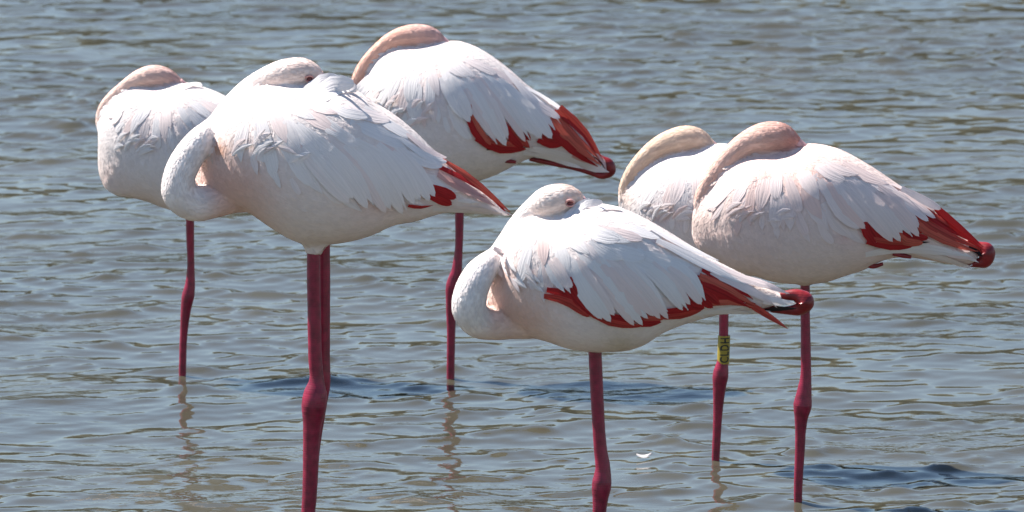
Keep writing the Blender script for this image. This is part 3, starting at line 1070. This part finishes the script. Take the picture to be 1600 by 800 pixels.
SPEC['F'] = dict(
    zoom=ZF, foot=(1247, 790), fan=(470, 100), coverts=105, rosy=True, pink_share=0.25,
    label='rosy flamingo with pinkish tan neck over its back, overlapping the flamingo with the leg ring',
    colour=(0.88, 0.72, 0.67),
    outline=[(60, 490), (66, 435), (92, 400), (140, 340), (190, 272), (250, 227), (320, 199), (400, 190), (500, 172), (560, 153), (610, 156), (690, 175), (780, 220), (870, 275), (950, 330), (1020, 374), (1080, 405), (1130, 458), (1200, 528), (1265, 588), (1292, 630), (1270, 664), (1200, 668), (1080, 650), (970, 636), (880, 650), (800, 690), (720, 715), (640, 742), (545, 752), (480, 750), (400, 740), (320, 715), (230, 690), (150, 640), (85, 600), (60, 550)],
    neck=[(150, 520, 62), (108, 455, 36), (98, 388, 31), (126, 328, 34), (172, 264, 39), (232, 196, 44), (302, 146, 54), (378, 123, 66), (442, 121, 61), (492, 140, 40), (520, 152, 24)],
    neck_span=(0.16, 0.66), neck_colour=(0.79, 0.54, 0.46), head_colour=(0.56, 0.29, 0.25),
    tints=[(540, 250, 90, (0.86, 0.48, 0.40), 0.5), (380, 270, 60, (0.84, 0.5, 0.42), 0.35), (250, 560, 200, (0.82, 0.64, 0.58), 0.45), (100, 460, 60, (0.82, 0.62, 0.54), 0.5), (560, 680, 220, (0.80, 0.70, 0.62), 0.4), (700, 500, 40, (0.8, 0.5, 0.5), 0.5)],  # lower belly tint carries painted bounce light, the rest is plumage
    wing_edge=[(120, 430), (200, 455), (300, 475), (400, 480), (550, 500), (700, 535), (820, 552), (950, 545), (1080, 475)],
    ruffles=[(290, 415, 8, 35), (420, 420, 3, 25)],
    thighs=[[(1262, 390, 90, 0), (1258, 425, 50, 0), (1258, 446, 18, 0)]],
    legs=[dict(pts=[(1258, 430, 15), (1258, 470, 15), (1259, 545, 16), (1259, 590, 18), (1256, 618, 25), (1254, 634, 29), (1252, 652, 22), (1251, 672, 17.5), (1250, 700, 16), (1247, 770, 13.5), (1247, 790, 13), (1247, 'bed', 12)])],
    tucked=[dict(pts=[(1240, 570, 28), (1290, 588, 40), (1325, 612, 78), (1320, 650, 66), (1280, 664, 34), (1200, 660, 22), (1120, 640, 20), (1030, 624, 16)], y=-0.008), dict(pts=[(920, 608, 18), (960, 616, 22), (1000, 624, 14)], y=-0.046), dict(pts=[(790, 640, 40), (835, 668, 22), (880, 658, 14)], y=-0.03)],
    red=[([(785, 425), (805, 490), (850, 556)], 52), ([(800, 520), (910, 548), (1015, 548)], 62), ([(920, 460), (980, 520), (1070, 536)], 84), ([(1000, 430), (1110, 510), (1300, 610)], 90, 'point'), ([(1070, 410), (1190, 505), (1318, 605)], 66, 'point'), ([(835, 562), (920, 561), (1000, 556)], 7, 'point', M_BLACK), ([(985, 552), (1030, 552), (1075, 552)], 14, 'point', M_BLACK),
         ([(1190, 585), (1220, 600), (1255, 606)], 18, 'point', M_PINK), ([(1240, 590), (1275, 612), (1310, 632)], 24, 'point', M_BLACK)],
    lobes=[([(640, 290), (700, 390), (790, 480)], 90), ([(720, 290), (840, 420), (945, 538)], 96), ([(820, 320), (930, 420), (1028, 524)], 88), ([(900, 330), (1010, 400), (1092, 468)], 74), ([(950, 335), (1050, 385), (1132, 430)], 46)],
    tail=[([(800, 605), (980, 580), (1150, 600), (1250, 625)], 56), ([(1050, 570), (1150, 600), (1275, 640)], 40), ([(1000, 600), (1130, 630), (1260, 668)], 40), ([(1080, 630), (1180, 650), (1262, 682)], 26), ([(1140, 590), (1210, 610), (1290, 655)], 24)],
    bill=[(495, 142, 32, 0), (540, 170, 22, 0), (600, 220, 14, 0)],
)

# ------------------------------------------------------------------ build
BIRDS = {}
for key in 'ABCDEF':
    BIRDS[key] = build_bird(SPEC[key])
build_water()
far_bank()


# yellow ring with black letters on the leg of the tan-necked bird
def leg_band():
    b = BIRDS['E']
    xt, zt = b.PX(1131.5, 524)
    xb, zb = b.PX(1130, 568)
    R = 9.6 / b.ppm
    bm = bmesh.new()
    prof = [(0, R - 0.0022), (0, R - 0.0004), (0.02, R), (0.98, R), (1, R - 0.0004), (1, R - 0.0022)]
    rings = []
    for t, r in prof:
        c = Vector((xb + (xt - xb) * t, 0, zb + (zt - zb) * t))
        rings.append([bm.verts.new(c + Vector((math.cos(q) * r, math.sin(q) * r, 0))) for q in np.linspace(0, math.tau, 28, endpoint=False)])
    rings.append(rings[0])
    for r0, r1 in zip(rings[:-1], rings[1:]):
        for j in range(28):
            bm.faces.new((r0[j], r0[(j + 1) % 28], r1[(j + 1) % 28], r1[j]))
    band = link('leg_band', bm_mesh('leg_band', bm, False), M_BAND, b.root)
    band['label'] = 'yellow plastic ring with black letters reading upward'
    cu = bpy.data.curves.new('t', 'FONT')
    cu.body = 'CLDH'
    cu.size = 1.0
    cu.space_character = 1.2
    cu.resolution_u = 3
    cu.offset = 0.02
    to = bpy.data.objects.new('t', cu)
    col.objects.link(to)
    dg = bpy.context.evaluated_depsgraph_get()
    me = bpy.data.meshes.new_from_object(to.evaluated_get(dg))
    bpy.data.objects.remove(to)
    bm = bmesh.new()
    bm.from_mesh(me)
    bmesh.ops.triangulate(bm, faces=bm.faces)
    for _ in range(5):
        long_e = [e for e in bm.edges if e.calc_length() > 0.12]
        if not long_e:
            break
        bmesh.ops.subdivide_edges(bm, edges=long_e, cuts=1)
        bmesh.ops.triangulate(bm, faces=bm.faces)
    xs = [v.co.x for v in bm.verts]
    ys = [v.co.y for v in bm.verts]
    x0, x1, y0, y1 = min(xs), max(xs), min(ys), max(ys)
    H = (zt - zb)
    Rr = R + 0.0007
    for v in bm.verts:
        t = (v.co.x - x0) / (x1 - x0)
        a = 1.0 - (v.co.y - y0) / (y1 - y0)         # text turned to read upwards
        f = 0.06 + 0.88 * t
        ang = -math.pi / 2 + (-0.62 + a * 1.55)
        c = Vector((xb + (xt - xb) * f, 0, zb + (zt - zb) * f))
        v.co = c + Vector((math.cos(ang) * Rr, math.sin(ang) * Rr, 0))
    link('lettering', bm_mesh('lettering', bm, False), M_INK, band)


leg_band()


# a small shed feather drifting on the water
def drifting_feather():
    p = on_water(1006, 719)
    V, F = [], []
    n, w = 10, 0.010
    for i in range(n + 1):
        s = i / n
        ww = w * (math.sin(math.pi * min(1, 0.08 + 0.92 * s) ** 0.8) + 0.05)
        for c in (-1, -0.5, 0, 0.5, 1):
            V.append(((s - 0.5) * 0.032, c * ww * 0.8, 0.004 + 0.004 * (2 * s - 1) ** 2 + 0.004 * (1 - c * c)))
    for i in range(n):
        for j in range(4):
            a = i * 5 + j
            F.append((a, a + 5, a + 6, a + 1))
    me = bpy.data.meshes.new('drifting_feather')
    me.from_pydata(V, [], F)
    me.uv_layers.new(name='UVMap')
    shade_smooth(me)
    o = link('drifting_feather', me, M_WHITE)
    o.location = p + Vector((0, 0, 0.003))
    o.rotation_euler = (0.1, 0, math.radians(20))
    o['label'] = 'tiny white shed feather floating on the grey water'
    o['category'] = 'feather'


drifting_feather()
